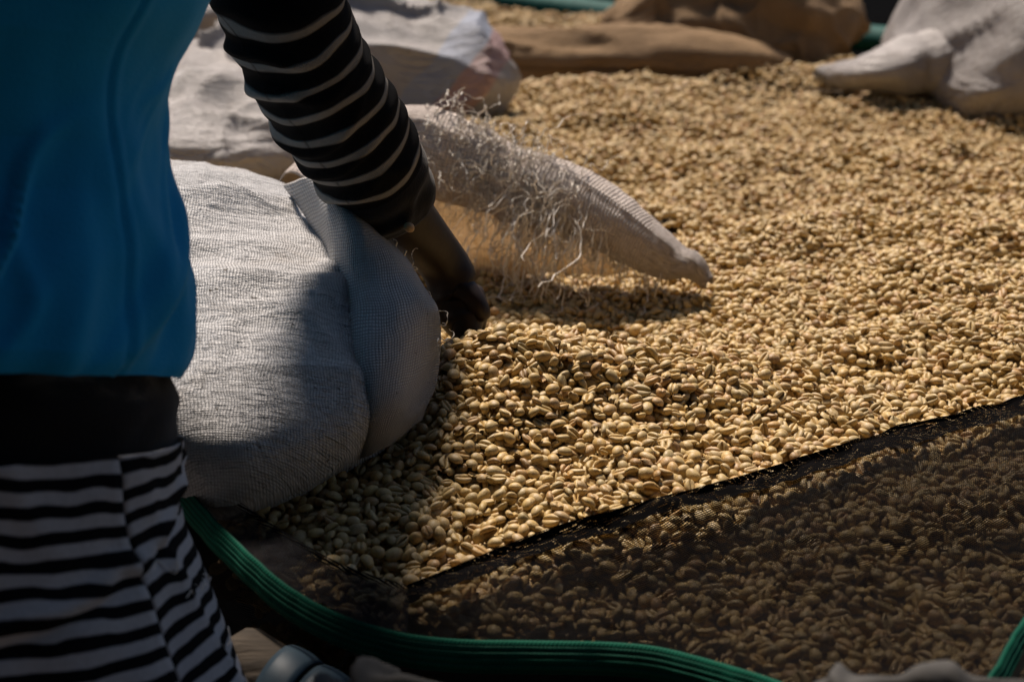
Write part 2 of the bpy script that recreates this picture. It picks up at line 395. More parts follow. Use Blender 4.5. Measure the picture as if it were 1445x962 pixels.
# underlay below the beans
xs = np.linspace(-.9, 1.5, 150); ys = np.linspace(.55, 3.3, 165)
X, Y = np.meshgrid(xs, ys, indexing='ij')
Yc = np.minimum(np.maximum(Y, edge_y(X)+.004), far_edge(X)-.01)
Z = heap(X, Yc) - .013
Gu = np.stack([X, Yc, Z], axis=2)
child_at(grid_obj('base_sheet', Gu, M['underlay'], None, np.stack([X, Y], 2)), net)

def net_sheet(name, top_px, bot_px, nu, nv, mat, lift=.0135, wav=.002, rot=.5, lift2=None, prof=None):
    T, B = spline(hits(spline(top_px, 24), lift), nu), spline(hits(spline(bot_px, 24), lift), nu)
    t = np.linspace(0, 1, nv)[None, :, None]
    G = T[:, None]*(1-t) + B[:, None]*t
    x, y = G[..., 0], G[..., 1]
    tt = smooth(0, .12, np.linspace(0, 1, nv))[None]
    G[..., 2] = heap(x, y) + lift + wav*fbm(x*22, y*22, 2.0, 3)*(.15+.85*tt) + .0016*noise3(x*150, y*150, .4)*tt
    if prof is not None: G[..., 2] += prof(np.linspace(0, 1, nu)[:, None], np.linspace(0, 1, nv)[None])
    ca, sa = math.cos(rot), math.sin(rot)
    uv = np.stack([x*ca+y*sa, -x*sa+y*ca], 2)
    o = grid_obj(name, G, mat, None, uv); child_at(o, net); return G
topR = [(575, 832), (640, 806), (720, 772), (800, 743), (900, 716), (1000, 690), (1100, 660), (1200, 628), (1330, 592), (1470, 556), (1620, 515)]
botR = [(560, 897), (640, 908), (740, 910), (850, 912), (930, 920), (1010, 940), (1090, 966), (1180, 998), (1300, 1052), (1480, 1130), (1700, 1230)]
lipz = lambda s, t: .003*np.exp(-(t/.05)**2)
net_sheet('folded_flap', topR, botR, 240, 130, M['net'], rot=.45, prof=lipz)
# doubled hem along the fold
hem2 = [(a+2, b+20) for a, b in topR]
net_sheet('folded_hem', topR, hem2, 240, 14, M['nethem'], lift=.0155, rot=.35, prof=lipz)
topL = [(150, 548), (205, 606), (246, 655), (290, 684), (335, 712), (372, 738), (420, 768), (470, 796), (520, 816), (578, 833)]
botL = [(148, 575), (203, 633), (250, 688), (298, 744), (346, 790), (384, 818), (436, 850), (488, 872), (530, 886), (575, 898)]
net_sheet('side_flap', topL, botL, 150, 60, M['netdense'], lift=.0145, rot=-.6, prof=lipz)
# the net hangs on below the green edge
def hang(name, px, drop, nu=150, nv=30, mat=None):
    T = spline(hits(spline(px, 20)), nu); t = np.linspace(0, 1, nv)
    G = np.repeat(T[:, None], nv, 1)
    G[..., 2] += -.004 - drop*t[None] + .004*fbm(G[..., 0]*30, t[None]*3, 1.0, 2)
    G[..., 1] += -.006 + .010*np.sin(t*math.pi)[None] + .012*fbm(G[..., 0]*18, t[None]*2, 3.0, 2)
    o = grid_obj(name, G, mat, None, np.stack([G[..., 0], G[..., 2]], 2)); child_at(o, net); return G
HG = hang('hanging_skirt', BAND_PX, .062, mat=M['net'])
# green edges
def band(name, px, wpx, lift=.019, tilt=.012, n=260):
    A = hits(spline(px, 60), lift)
    B = []
    q = spline(px, 60); tn = np.gradient(q, axis=0); tn /= np.linalg.norm(tn, axis=1, keepdims=True)
    for i, (a, b_) in enumerate(q):
        nx, ny = -tn[i, 1], tn[i, 0]
        ww = wpx if not callable(wpx) else wpx(i/59)
        h = hit(a+nx*ww, b_+ny*ww, lift-.004)
        # falls away over the rail: keep it close below the upper edge
        B.append(A[i] + (h-A[i])*.55 + np.array([0, .012, 0])*0 + np.array([0, 0, -tilt]))
    A, B = spline(A, n), spline(np.array(B), n)
    m = 17; t = np.linspace(0, 1, m)
    G = A[:, None]*(1-t[None, :, None]) + B[:, None]*t[None, :, None]
    nn = normals(G); s = np.sign(np.sum(nn*(CAM-G), axis=2, keepdims=True))
    arc = np.concatenate([[0], np.cumsum(np.linalg.norm(np.diff(A, axis=0), axis=1))])
    G = G + nn*s*(.0016*np.sin(t*math.pi)**.6)[None, :, None] + nn*s*(.00028*np.cos(t*2*math.pi*5))[None, :, None] + nn*s*(.0012*fbm(arc*45, 0, 0, 3))[:, None, None]
    wd = np.linalg.norm(B-A, axis=1).mean()
    uv = np.stack([np.repeat(arc[:, None], m, 1), np.repeat(t[None]*wd, n, 0)], 2)
    o = grid_obj(name, G, M['band'], None, uv, thick=.0015, off=0); child_at(o, net)
band('green_edge', BAND_PX, lambda s: 23+10*min(1, s*2.2))
band('green_edge', [(1290, 1150), (1340, 1065), (1378, 985), (1400, 940), (1425, 900), (1452, 862), (1490, 815), (1530, 760)], 44, lift=.02)

# ------------------------------------------------------------------ sacks
def blob(cx, cy, radii, ztop, zeq, nphi=220, npsi=110, wr=.006, seed=0.0, e=.75, et=.9, ripples=0.0, ridges=(), lean=(0, 0), zbase=None, crease=0.0):
    ang = np.array(sorted(radii)); rad = np.array([radii[a] for a in ang])
    ph = np.linspace(-180, 180, nphi, endpoint=False)
    a3 = np.concatenate([ang-360, ang, ang+360]); r3 = np.tile(rad, 3)
    # periodic smooth interpolation
    base = np.interp(ph, a3, r3); k = np.hanning(19); k /= k.sum()
    Rr = np.convolve(np.concatenate([base[-9:], base, base[:9]]), k, 'valid')
    psi = np.linspace(.0, 1.0, npsi)**.9*R(128)
    s, c = np.sin(psi), np.cos(psi)
    rr = np.where(psi < math.pi/2, np.abs(s)**e, np.abs(s)**.6)
    zb = heap(cx, cy) - .02 if zbase is None else zbase
    zz = np.where(psi < math.pi/2, zeq+(ztop-zeq)*np.abs(c)**et, zeq+(zeq-zb)*1.5*c)
    p = np.radians(ph)
    G = np.zeros((npsi, nphi, 3))
    hh = np.clip((zz-zb)/(ztop-zb), 0, 1)
    G[..., 0] = cx + rr[:, None]*Rr[None]*np.cos(p)[None] + lean[0]*hh[:, None]
    G[..., 1] = cy + rr[:, None]*Rr[None]*np.sin(p)[None] + lean[1]*hh[:, None]
    G[..., 2] = zz[:, None] + 0*p[None]
    n = normals(np.concatenate([G, G[:, :1]], 1))[:, :-1]
    out = np.sign(np.sum(n*(G-np.array([cx, cy, zb])), axis=2, keepdims=True)); n = n*out
    x, y, z = G[..., 0], G[..., 1], G[..., 2]
    d = wr*fbm(x*9+seed, y*9, z*9, 3)
    if crease: d = d + crease*((1-np.abs(noise3(x*7+seed, y*11+z*9, z*4)))**5-.25) + .5*crease*((1-np.abs(noise3(x*15+seed, y*19-z*14, 2)))**6-.2)
    for (x0, y0, x1, y1, amp, wid) in ridges:          # soft folds running between two points seen in plan
        L2 = (x1-x0)**2+(y1-y0)**2; tt = np.clip(((x-x0)*(x1-x0)+(y-y0)*(y1-y0))/L2, 0, 1)
        dd = np.hypot(x-x0-tt*(x1-x0), y-y0-tt*(y1-y0)+.012*noise3(x*25+seed, y*25, 1))
        d = d + amp*np.exp(-(dd/wid)**2)*np.sin(np.clip(tt, .05, .95)*math.pi)
    if ripples:
        q = y+z
        d = d + ripples*noise3(x*26+seed, q*150+8*noise3(x*9, q*9, 2), .3)*smooth(-.2, .5, noise3(x*7, q*7, 5+seed)+.3) 
    w0 = smooth(0, .12, psi)[:, None]
    G = G + n*(d*w0)[..., None]
    uv = np.stack([G[..., 0]+.15*G[..., 1], G[..., 1]+G[..., 2]], 2)
    return G, uv
def sack_body(name, args, mat, parent=None, **kw):
    G, uv = blob(*args, **kw)
    nu, nv = G.shape[:2]
    return grid_obj(name, G, mat, parent, uv, wrap=True)

sack = empty('open_sack', (-.22, 1.1, .8)); tag(sack, 'large white woven sack with frayed open mouth, spilling beans beside the arm', 'sack')
SB = child_at(sack_body('body', (-.27, 1.08, {-180: .24, -150: .20, -120: .20, -100: .20, -86: .205, -78: .235, -71: .300, -64: .305, -54: .295, -42: .278, -32: .258, -23: .236, -8: .19, 15: .17, 45: .20, 90: .24, 135: .22}, .928, .842), M['sack'],
    wr=.006, seed=2.0, e=1.10, et=1.0, crease=.0045, ripples=.0011, nphi=420, npsi=220,
    ridges=((-.33, .98, -.10, 1.14, .012, .022), (-.30, .92, -.13, 1.02, .008, .016), (-.24, .90, -.11, .97, .007, .014), (-.36, 1.06, -.16, 1.18, -.006, .02), (-.14, .88, -.10, 1.02, .010, .014))), sack)
# near side of the mouth, pulled up over the forearm
flap_net = [
    [P(395, 262, 1.14), P(432, 250, 1.08), P(455, 262, 1.055), P(470, 284, 1.06), P(478, 300, 1.075)],
    [P(440, 330, 1.10), P(472, 318, 1.03), P(498, 312, 1.015), P(520, 318, 1.03), P(540, 336, 1.05)],
    [P(460, 390, 1.09), P(484, 385, 1.01), P(520, 378, .995), P(560, 375, 1.01), P(582, 384, 1.04)],
    [P(480, 450, 1.05), P(500, 450, .972), P(545, 442, .955), P(590, 428, .968), P(616, 432, 1.00)],
    [P(500, 520, 1.02), P(516, 515, .950), P(560, 505, .932), P(605, 488, .945), P(624, 482, .985)],
    [P(510, 575, .99), P(528, 570, .936), P(566, 558, .922), P(600, 542, .932), P(618, 538, .965)],
    [P(508, 622, .99), P(526, 612, .950), P(558, 598, .938), P(590, 578, .942), P(602, 574, .97)],
    [P(505, 650, 1.01), P(522, 640, .985), P(552, 624, .970), P(582, 600, .968), P(594, 592, .985)],
]
bv = np.empty(len(SB.data.vertices)*3); SB.data.vertices.foreach_get('co', bv); bv = bv.reshape(-1, 3)
brel = bv-CAM; bd = brel @ FW; bpx = 722.5+FPX*(brel @ RT)/bd; bpy_ = 481-FPX*(brel @ UP)/bd
def body_depth(p, default):
    r_ = np.asarray(p)-CAM; d_ = r_ @ FW; a_, b_ = 722.5+FPX*(r_ @ RT)/d_, 481-FPX*(r_ @ UP)/d_
    k_ = (np.abs(bpx-a_) < 8) & (np.abs(bpy_-b_) < 8)
    return (a_, b_, float(bd[k_].min()) if k_.any() else None, d_)
for r0 in range(3, len(flap_net)):
    f_ = min(1.0, (r0-2)/3)
    for c0, off_ in enumerate((.018, .001, -.007, -.006, .0)):
        a_, b_, q_, d_ = body_depth(flap_net[r0][c0], None)
        if c0 == 4: q_ = float((flap_net[r0][3]-CAM) @ FW)+.016; f_ = 1.0; off_ = 0.0
        if q_ is not None: flap_net[r0][c0] = P(a_, b_, d_*(1-f_)+(q_+off_)*f_)
Gf = surf(flap_net, 130, 90)
n = normals(Gf); s = np.sign(np.sum(n*(CAM-Gf), axis=2, keepdims=True))
Gf = Gf + n*s*(.0035*fbm(Gf[..., 0]*24, Gf[..., 1]*10, Gf[..., 2]*14, 3)+.006*((1-np.abs(noise3(Gf[..., 0]*16+Gf[..., 2]*7, Gf[..., 2]*5, 2)))**5-.2))[..., None]
uu = np.linspace(0, .20, 130)[:, None]+0*np.linspace(0, 1, 90)[None]; vv = np.linspace(0, .09, 90)[None]+.25*uu
child_at(grid_obj('mouth_flap', Gf, M['flap'], None, np.stack([uu, vv], 2), thick=.0012, off=0), sack)
# far side of the mouth, rolled outwards
lipC = spline([P(415, 275, 1.24), P(470, 238, 1.31), P(530, 208, 1.355), P(600, 222, 1.36), P(690, 250, 1.35), P(770, 272, 1.335), P(850, 305, 1.32), P(920, 346, 1.305), P(970, 376, 1.29), P(1002, 396, 1.28)], 150)
lipA = spline([[.020], [.028], [.034], [.036], [.033], [.032], [.031], [.025], [.015], [.006]], 150)[:, 0]
sl = np.linspace(0, .5, 150)[:, None]; tl_ = np.linspace(0, 1, 72)[None]
a0 = -.75 + .45*fbm(sl*38, 0, 0, 2)*smooth(.42, .30, sl) - .35*smooth(.25, .40, sl); a1 = 3.5 + .2*noise3(sl*30, 4, 0)
AN = a0*(1-tl_) + a1*tl_
T_ = np.gradient(lipC, axis=0); T_ /= np.linalg.norm(T_, axis=1, keepdims=True); S_ = np.cross(T_, (0, 0, 1)); S_ /= np.linalg.norm(S_, axis=1, keepdims=True); N2 = np.cross(S_, T_)
mm = 1 + .07*fbm(sl*15, np.cos(AN)*1.1, np.sin(AN)*1.1, 2) + .030*smooth(.47, .36, sl)*noise3(sl*110+1.5*np.sin(AN), np.cos(AN)*.8, np.sin(AN)*.8) + .10*((1-np.sqrt(noise3(sl*7+2, AN*1.7+sl*5, 1)**2+.01))**4-.25)
lipC = lipC + np.stack([0*sl[:, 0], .004*noise3(sl[:, 0]*28, 2, 0), .0045*noise3(sl[:, 0]*24, 0, 5)], 1)
flat_ = 1.08-.22*smooth(.22, .42, sl)
Gl = lipC[:, None] + (lipA[:, None]*.78*np.cos(AN)*mm)[..., None]*S_[:, None] + (lipA[:, None]*flat_*np.sin(AN)*mm)[..., None]*N2[:, None]
uvl = np.stack([sl*.7+0*tl_, AN*.03+0*sl], 2)
child_at(grid_obj('rolled_lip', Gl, M['lip'], None, uvl, thick=.0012, off=0), sack)
pn = [[P(430, 270, 1.30), P(540, 236, 1.40), P(620, 246, 1.395), P(700, 268, 1.385), P(790, 290, 1.37), P(860, 318, 1.355)],
      [P(430, 330, 1.295), P(545, 318, 1.395), P(620, 322, 1.385), P(700, 333, 1.372), P(790, 342, 1.36), P(862, 354, 1.345)],
      [P(430, 395, 1.28), P(550, 395, 1.375), P(620, 390, 1.365), P(700, 388, 1.352), P(790, 386, 1.342), P(865, 390, 1.33)]]
Gp = surf(pn, 60, 110); Gp[..., 1] += .004*fbm(Gp[..., 0]*30, Gp[..., 2]*8, 0, 2)
up_ = np.linspace(0, .085, 60)[:, None]+0*np.linspace(0, 1, 110)[None]; vp = np.linspace(0, .21, 110)[None]+0*up_
child_at(grid_obj('inner_panel', Gp, M['panel'], None, np.stack([vp, up_], 2)), sack)
# frayed tapes along the lip
def fray(start, length, droop, wild, n=22):
    p = [np.array(start, float)]; d = np.array([random.gauss(0, .6), -abs(random.gauss(.3, .4)), random.gauss(.1, .5)]); d /= np.linalg.norm(d)
    st = length/n
    for i in range(n):
        d = d + np.array([random.gauss(0, wild), random.gauss(0, wild), random.gauss(0, wild)-droop]); d /= np.linalg.norm(d)
        q = p[-1]+d*st
        zmin = float(heap(q[0], q[1]))+.004
        if q[2] < zmin: q[2] = zmin; d[2] = abs(d[2])*.3
        p.append(q)
    return spline(p, n*2)
paths = []
for k in range(340):                      # tangle along the roll, by the sleeve
    i = int(random.triangular(46, 96, 66)); j = random.randint(0, 44)
    paths.append(fray(Gl[i, j], random.uniform(.015, .075), random.uniform(-.05, .16), .60))
for k in range(330):                      # long tapes hanging before the mouth in clumps, short ones along the torn edge
    clump = random.random() < .5
    i = int(np.clip(random.gauss(random.choice((79, 86, 91)), 3.0), 40, 130)) if clump else int(random.triangular(60, 132, 102))
    c = Gl[i, 0 if not clump else random.randint(0, 22)]
    paths.append(fray(c, random.uniform(.045, .125) if clump else random.uniform(.010, .045), random.uniform(.16, .36) if clump else random.uniform(.0, .3), .38))
for k in range(16):                       # stray tapes on the near rim
    q = Gf[random.randint(15, 80), -1]
    paths.append(fray(q, random.uniform(.006, .02), .0, .5, 10))
q = P(655, 405, 1.06)
V, F = tubes_mesh(paths, .00058, 4, .4)
tag(child_at(mesh_obj('frayed_tape', V, F, M['thread']), sack), kind='stuff')

# the other sacks
def one_sack(name, label, args, mat, group=None, **kw):
    o = sack_body(name, args, mat, None, **kw); return tag(o, label, 'sack', group)
cB = P(330, 200, 1.80)
one_sack('filled_sack', 'flat lying white woven sack behind the open sack and the blue shirt', (cB[0]-.10, 1.80, {-180: .30, -135: .28, -90: .25, -60: .27, -30: .26, 0: .22, 45: .28, 90: .40, 135: .36}, .885, .832), M['far_sack'],
    wr=.014, seed=11, e=.8, et=.9, ripples=.0015, crease=.014, ridges=((-.75, 1.72, -.1, 1.70, .022, .05), (-.7, 1.95, -.2, 1.85, -.015, .05)))
one_sack('printed_sack', 'grey white sack with faded blue and red print, behind the sleeve', (-.22, 2.08, {-180: .20, -120: .16, -90: .17, -60: .20, -40: .26, -25: .24, 0: .17, 45: .16, 90: .2, 135: .2}, .960, .835), M['print_sack'],
    wr=.012, seed=23, e=.85, et=1.1, ripples=.0015, crease=.016, ridges=((-.36, 1.98, -.1, 1.9, .018, .03), (-.2, 2.1, -.05, 1.88, -.014, .03)))
one_sack('small_sack', 'pale sack in the gap between blue shirt and sleeve, farthest back', (-.62, 2.72, {-180: .2, -90: .18, 0: .24, 90: .2}, .90, .84), M['far_sack'], wr=.012, seed=31)
er = empty('upright_sack', (.72, 2.16, .8)); tag(er, 'tall white sack standing at the far right of the bean heap', 'sack')
child_at(sack_body('body', (.96, 2.18, {-180: .46, -150: .42, -120: .30, -90: .24, -45: .25, 0: .3, 90: .25, 135: .36}, 1.26, .840), M['shade_sack'], wr=.010, seed=41, e=2.1, et=1.1, ripples=.002, crease=.006, lean=(.04, .05)), er)
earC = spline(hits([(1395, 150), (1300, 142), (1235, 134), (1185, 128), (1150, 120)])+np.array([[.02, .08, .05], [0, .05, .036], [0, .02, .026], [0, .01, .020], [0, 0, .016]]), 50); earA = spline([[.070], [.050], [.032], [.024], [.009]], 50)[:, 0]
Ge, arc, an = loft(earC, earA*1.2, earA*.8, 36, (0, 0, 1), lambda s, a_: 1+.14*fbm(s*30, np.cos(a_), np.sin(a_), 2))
child_at(grid_obj('tied_corner', Ge, M['shade_sack'], None, np.stack([np.repeat(arc[:, None], 36, 1), np.repeat((an*.03)[None], 50, 0)], 2), wrap=True), er)

bur = empty('burlap_sack', (.3, 2.35, .8)); tag(bur, 'brown burlap sack lying slumped across the far heap', 'sack')
rc = spline([P(560, 84, 2.36), P(640, 82, 2.34), P(740, 84, 2.32), P(850, 84, 2.31), P(960, 88, 2.30), P(1050, 92, 2.30), P(1110, 98, 2.31)], 140)
ra = spline([[.036], [.046], [.044], [.048], [.050], [.046], [.024]], 140)[:, 0]
Gr, arc, an = loft(rc, ra*1.2, ra*.95, 60, (0, 0, 1), lambda s, a_: 1+.16*fbm(s*7, np.cos(a_), np.sin(a_), 3)+.10*((1-np.abs(noise3(s*5+2, a_*1.1+s*4, 1)))**5-.2))
child_at(grid_obj('rolled_edge', Gr, M['burlap'], None, np.stack([np.repeat(arc[:, None], 60, 1), np.repeat((an*.04)[None], 140, 0)], 2), wrap=True), bur)
child_at(sack_body('body', (.36, 2.46, {-180: .22, -150: .20, -120: .15, -90: .13, -60: .15, -30: .17, 0: .19, 45: .2, 90: .2, 135: .22}, .925, .835), M['burlap'], wr=.020, seed=53, e=.95, et=.9, ripples=.002, crease=.018,
    ridges=((.12, 2.40, .45, 2.36, .028, .03), (.2, 2.52, .52, 2.42, .020, .03), (.25, 2.35, .5, 2.33, -.02, .02))), bur)
cap = sack_body('burlap_corner', (-.17, 2.42, {-180: .06, -90: .05, 0: .05, 90: .06}, .90, .84), M['burlap'], None, wr=.012, seed=61)
tag(cap, 'small brown burlap bundle beside the printed sack', 'sack')

# far bed with teal edge; black sheet added to darken the background
far = empty('darkened_bed', (.3, 4.2, 0)); tag(far, 'far drying bed with teal edge and a black sheet added for darkness', 'drying bed')
X, Y = np.meshgrid(np.linspace(-2.4, 3.4, 90), np.linspace(0, 3.4, 60), indexing='ij')
Y = Y + far_edge(X) + .06
Z = .775 + .03*fbm(X*2, Y*2, 1, 3)
child_at(grid_obj('dark_fill_sheet', np.stack([X, Y, Z], 2), M['darkfill'], None, np.stack([X, Y], 2)), far)
ec = np.stack([np.linspace(-2.4, 3.4, 200), far_edge(np.linspace(-2.4, 3.4, 200))+.03+.03*noise3(np.linspace(0, 12, 200), 1, 1), .79+.018*noise3(np.linspace(0, 15, 200), 3, 1)], 1)
Ge, arc, an = loft(ec, np.full(200, .03), np.full(200, .022), 14, (0, 0, 1))
child_at(grid_obj('teal_edge', Ge, M['teal'], None, None, wrap=True), far)
for i, (xx, yy) in enumerate(((-2.2, 3.5), (.4, 3.5), (3.2, 3.5), (-2.2, 6.1), (.4, 6.1), (3.2, 6.1))): child_at(pole('post', (xx, yy, -.02), (xx, yy, .77), .035, M['wood'], None, 60+i), far)
# dark board shed beyond
shed = empty('board_shed', (0, 8, 0)); tag(shed, 'dark board shed in the shade beyond the beds', 'shed')
for i in range(44):
    x0 = -5.5+i*.25; bx = bmesh.new()
    bmesh.ops.create_cube(bx, size=1, matrix=Matrix.Translation((x0, 8+.01*(i % 2), 1.2)) @ Matrix.Diagonal((.242, .03, 2.4, 1)))
    me = bpy.data.meshes.new('board'); bx.to_mesh(me); bx.free(); me.materials.append(M['darkwood']); child_at(link(bpy.data.objects.new('board', me)), shed)

# added shade shelter, out of view: roof and boards cut sky light here
shl = empty('added_shade_shelter', (0, -1, 0)); tag(shl, 'added unseen shade shelter with dark roof on the near side of the bed', 'shelter')
def box(name, c, sz, mat, root):
    bx = bmesh.new(); bmesh.ops.create_cube(bx, size=1, matrix=Matrix.Translation(c) @ Matrix.Diagonal((*sz, 1)))
    me = bpy.data.meshes.new(name); bx.to_mesh(me); bx.free(); me.materials.append(mat); return child_at(link(bpy.data.objects.new(name, me)), root)
X, Y = np.meshgrid(np.linspace(-5, 5, 260), np.linspace(-4, .50, 12), indexing='ij')
Z = 2.42 + .06*(1.3-Y) + .02*np.sin(X*2*math.pi/.16)
child_at(grid_obj('roof', np.stack([X, Y, Z], 2), M['darkwood'], None, None, thick=.004), shl)
for i in range(40): box('board', (-4.9+i*.25, -3.9+.01*(i % 2), 1.3), (.24, .03, 2.6), M['darkwood'], shl)
for i in range(20):
    for sx in (-5,): box('board', (sx+.01*(i % 2), -3.8+i*.25, 1.25), (.03, .24, 2.4), M['darkwood'], shl)
for sx in (-4.9, 4.9): child_at(pole('post', (sx, .45, -.02), (sx, .45, 2.45), .05, M['wood'], None, 80), shl)

# ------------------------------------------------------------------ things below the green edge
st = empty('rail_strap', (-.13, .72, .72)); tag(st, 'blue grey rubber strap tied round the wooden rail beside the skirt', 'strap')
for k, (px, dz) in enumerate(((378, 0), (408, 0))):
    c = np.array([-.118+.018*k, .7095-.0140*k, .7457-.0034*k])
    a = np.linspace(0, 2*math.pi, 40, endpoint=False); rr = .0275
    ax = np.array([.175, -.135, -.034]); ax /= np.linalg.norm(ax); s1 = np.cross(ax, (0, 0, 1)); s1 /= np.linalg.norm(s1); s2 = np.cross(s1, ax)
    G = np.zeros((6, 40, 3))
    for i in range(6):
        G[i] = c + ax*((i-2.5)*.004) + (rr+.0012*math.sin(i/5*math.pi))*(np.cos(a)[:, None]*s1+np.sin(a)[:, None]*s2) + ax*(.006*np.cos(a))[:, None]
    child_at(grid_obj('loop', G, M['strap'], None, None, wrap=True, thick=.002, off=1), st)
def drape(name, label, net_, nu, nv, mat, amp):
    G = surf(net_, nu, nv); n_ = normals(G)
    G = G + n_*(amp*.4*fbm(G[..., 0]*30, G[..., 1]*30, G[..., 2]*30, 3)+amp*1.2*((1-np.sqrt(noise3(G[..., 0]*38+G[..., 2]*25, G[..., 2]*12, 1)**2+.01))**4-.25))[..., None]
    o = grid_obj(name, G, mat, None, None, thick=.002, off=0); return tag(o, label, 'cloth')
drape('grey_cloth', 'crumpled grey cloth hanging under the green net edge', [
    [P(415, 1010, .70), P(470, 984, .70), P(530, 968, .70), P(580, 974, .70), P(640, 1005, .70)],
    [P(415, 1010, .69), P(470, 980, .68), P(530, 960, .67), P(590, 965, .67), P(650, 1000, .68)],
    [P(400, 1120, .69), P(470, 1110, .68), P(540, 1100, .67), P(600, 1110, .68), P(660, 1120, .69)]], 60, 90, M['tarp'], .011)
drape('grey_sheet', 'grey sheet edge showing under the net at lower right', [
    [P(1060, 1000, .66), P(1130, 972, .66), P(1200, 950, .66), P(1290, 946, .66), P(1380, 952, .66), P(1470, 960, .66)],
    [P(1060, 1010, .65), P(1130, 990, .64), P(1200, 965, .635), P(1290, 960, .635), P(1380, 965, .64), P(1470, 970, .64)],
    [P(1050, 1120, .65), P(1130, 1110, .64), P(1200, 1100, .64), P(1290, 1100, .64), P(1380, 1100, .64), P(1470, 1100, .64)]], 60, 120, M['tarp'], .008)

# ------------------------------------------------------------------ the person
def build_person():
    wrist = P(628, 372, 1.115); elbow = P(374, -100, .92); mid = P(545, 285, 1.06); shoulder = np.array([-.20, .79, 1.33])
    lsh = np.array([-.50, .76, 1.35]); lel = np.array([-.58, .80, 1.09]); lwr = np.array([-.57, .88, .86])
    pel = np.array([-.345, .705, .88]); chest = np.array([-.345, .74, 1.20]); neck = np.array([-.345, .80, 1.40]); head = np.array([-.345, .86, 1.50]); crown = np.array([-.345, .88, 1.61])
    V, E, Rd = [], [], []
    def add(p, r, par=None):
        V.append(tuple(p)); Rd.append(r if isinstance(r, tuple) else (r, r)); i = len(V)-1
        if par is not None: E.append((par, i))
        return i
    a = add(pel, (.10, .08)); b_ = add((pel+chest)/2, (.09, .07), a); c = add(chest, (.11, .08), b_)
    nk = add(neck, .045, c); hd = add(head, (.075, .085), nk); add(crown, (.06, .055), hd); add(head+np.array([0, .085, -.02]), .016, hd)
    s_ = add(shoulder, .042, c); e_ = add(elbow, .032, s_); m_ = add(mid, .027, e_); w_ = add(wrist, .0178, m_)
    palm = P(650, 430, 1.125); k = add((wrist+palm)/2, .021, w_); pk = add(palm, .024, k)
    base = palm-wrist; base /= np.linalg.norm(base)
    side = np.cross(base, (0, 0, 1)); side /= np.linalg.norm(side)
    for i, (o_, ln) in enumerate(((-.026, .050), (-.009, .060), (.009, .062), (.026, .055))):
        p0 = palm+base*.022+side*o_; p1 = p0+(base*.7+np.array([0, .05, -.6]))*ln*.55; p2 = p1+(base*.2+np.array([0, 0, -1]))*ln*.5
        f = add(p0, .0092, pk); f = add(p1, .0085, f); add(p2, .0068, f)
    f = add(P(648, 402, 1.112), .0115, k); f = add(P(664, 416, 1.108), .0092, f); f = add(P(678, 436, 1.106), .0078, f); add(P(684, 455, 1.108), .0062, f)
    s2 = add(lsh, .042, c); e2 = add(lel, .032, s2); w2 = add(lwr, .02, e2); k2 = add(lwr+np.array([.03, .03, -.05]), (.03, .016), w2)
    for o_ in (-.024, -.008, .008, .024):
        p0 = lwr+np.array([.04+o_*.5, .045-o_*.5, -.085]); f = add(p0, .009, k2); add(p0+np.array([.012, .012, -.045]), .007, f)
    f = add(lwr+np.array([.055, .02, -.06]), .010, k2); add(lwr+np.array([.07, .03, -.09]), .008, f)
    for sy in (-.085, .085):
        h = add(pel+np.array([sy, 0, -.06]), .07, a); kn = add(pel+np.array([sy, .03, -.42]), .05, h); an_ = add(pel+np.array([sy, 0, -.80]), .034, kn)
        add(pel+np.array([sy, .14, -.852]), (.035, .022), an_)
    me = bpy.data.meshes.new('person'); bm = bmesh.new(); ly = bm.verts.layers.skin.verify(); vs_ = [bm.verts.new(v) for v in V]
    for e in E: bm.edges.new((vs_[e[0]], vs_[e[1]]))
    for v, r in zip(vs_, Rd): v[ly].radius = r
    vs_[0][ly].use_root = True
    bm.to_mesh(me); bm.free()
    o = bpy.data.objects.new('person', me); link(o)
    o.modifiers.new('skin', 'SKIN').use_smooth_shade = True
    o.modifiers.new('subdivision', 'SUBSURF').levels = 2; o.modifiers['subdivision'].render_levels = 2
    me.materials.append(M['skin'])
    tag(o, 'person in blue shirt and striped clothes reaching into the open sack', 'person')
    # hair
    a = np.linspace(0, 2*math.pi, 32, endpoint=False); ps = np.linspace(.02, 1.75, 18)
    G = np.stack([head[0]-.005+.098*np.sin(ps)[:, None]*np.cos(a)[None], head[1]+.088*np.sin(ps)[:, None]*np.sin(a)[None], head[2]+.03+.105*np.cos(ps)[:, None]+0*a[None]], 2)
    G += .004*noise3(G[..., 0]*60, G[..., 1]*60, G[..., 2]*60)[..., None]
    grid_obj('hair', G, M['hair'], o, None, wrap=True)

    # --- garments as rings round the trunk; silhouettes measured along the belly side
    def garment(name, rows, d_s, mat, a_, b__, nu, na, wr, thick=.002, uvf=None, split=None):
        q = spline(rows, nu)
        G = np.zeros((nu, na, 3)); an = np.arange(na)*2*math.pi/na
        A = np.interp(np.linspace(0, 1, nu), np.linspace(0, 1, len(a_)), a_); B = np.interp(np.linspace(0, 1, nu), np.linspace(0, 1, len(b__)), b__)
        for i in range(nu):
            e = P(q[i, 0], q[i, 1], d_s); G[i, :, 0] = e[0]-A[i]*.985+A[i]*np.cos(an); G[i, :, 1] = e[1]-.02+B[i]*np.sin(an); G[i, :, 2] = e[2]
        tl = np.interp(q[:, 1], [-800, 0, 530, 650, 962, 2000], [.15, .28, .33, .30, .20, 0])
        G[..., 2] += tl[:, None]*(G[:, :1, 1]-G[..., 1])
        n_ = np.stack([np.cos(an), np.sin(an)*.9, 0*an], 1)[None]
        arc = np.concatenate([[0], np.cumsum(np.abs(np.diff(G[:, 0, 2])))])
        G = G + n_*wr(G, arc[:, None], an[None])[..., None]
        return G, arc, an
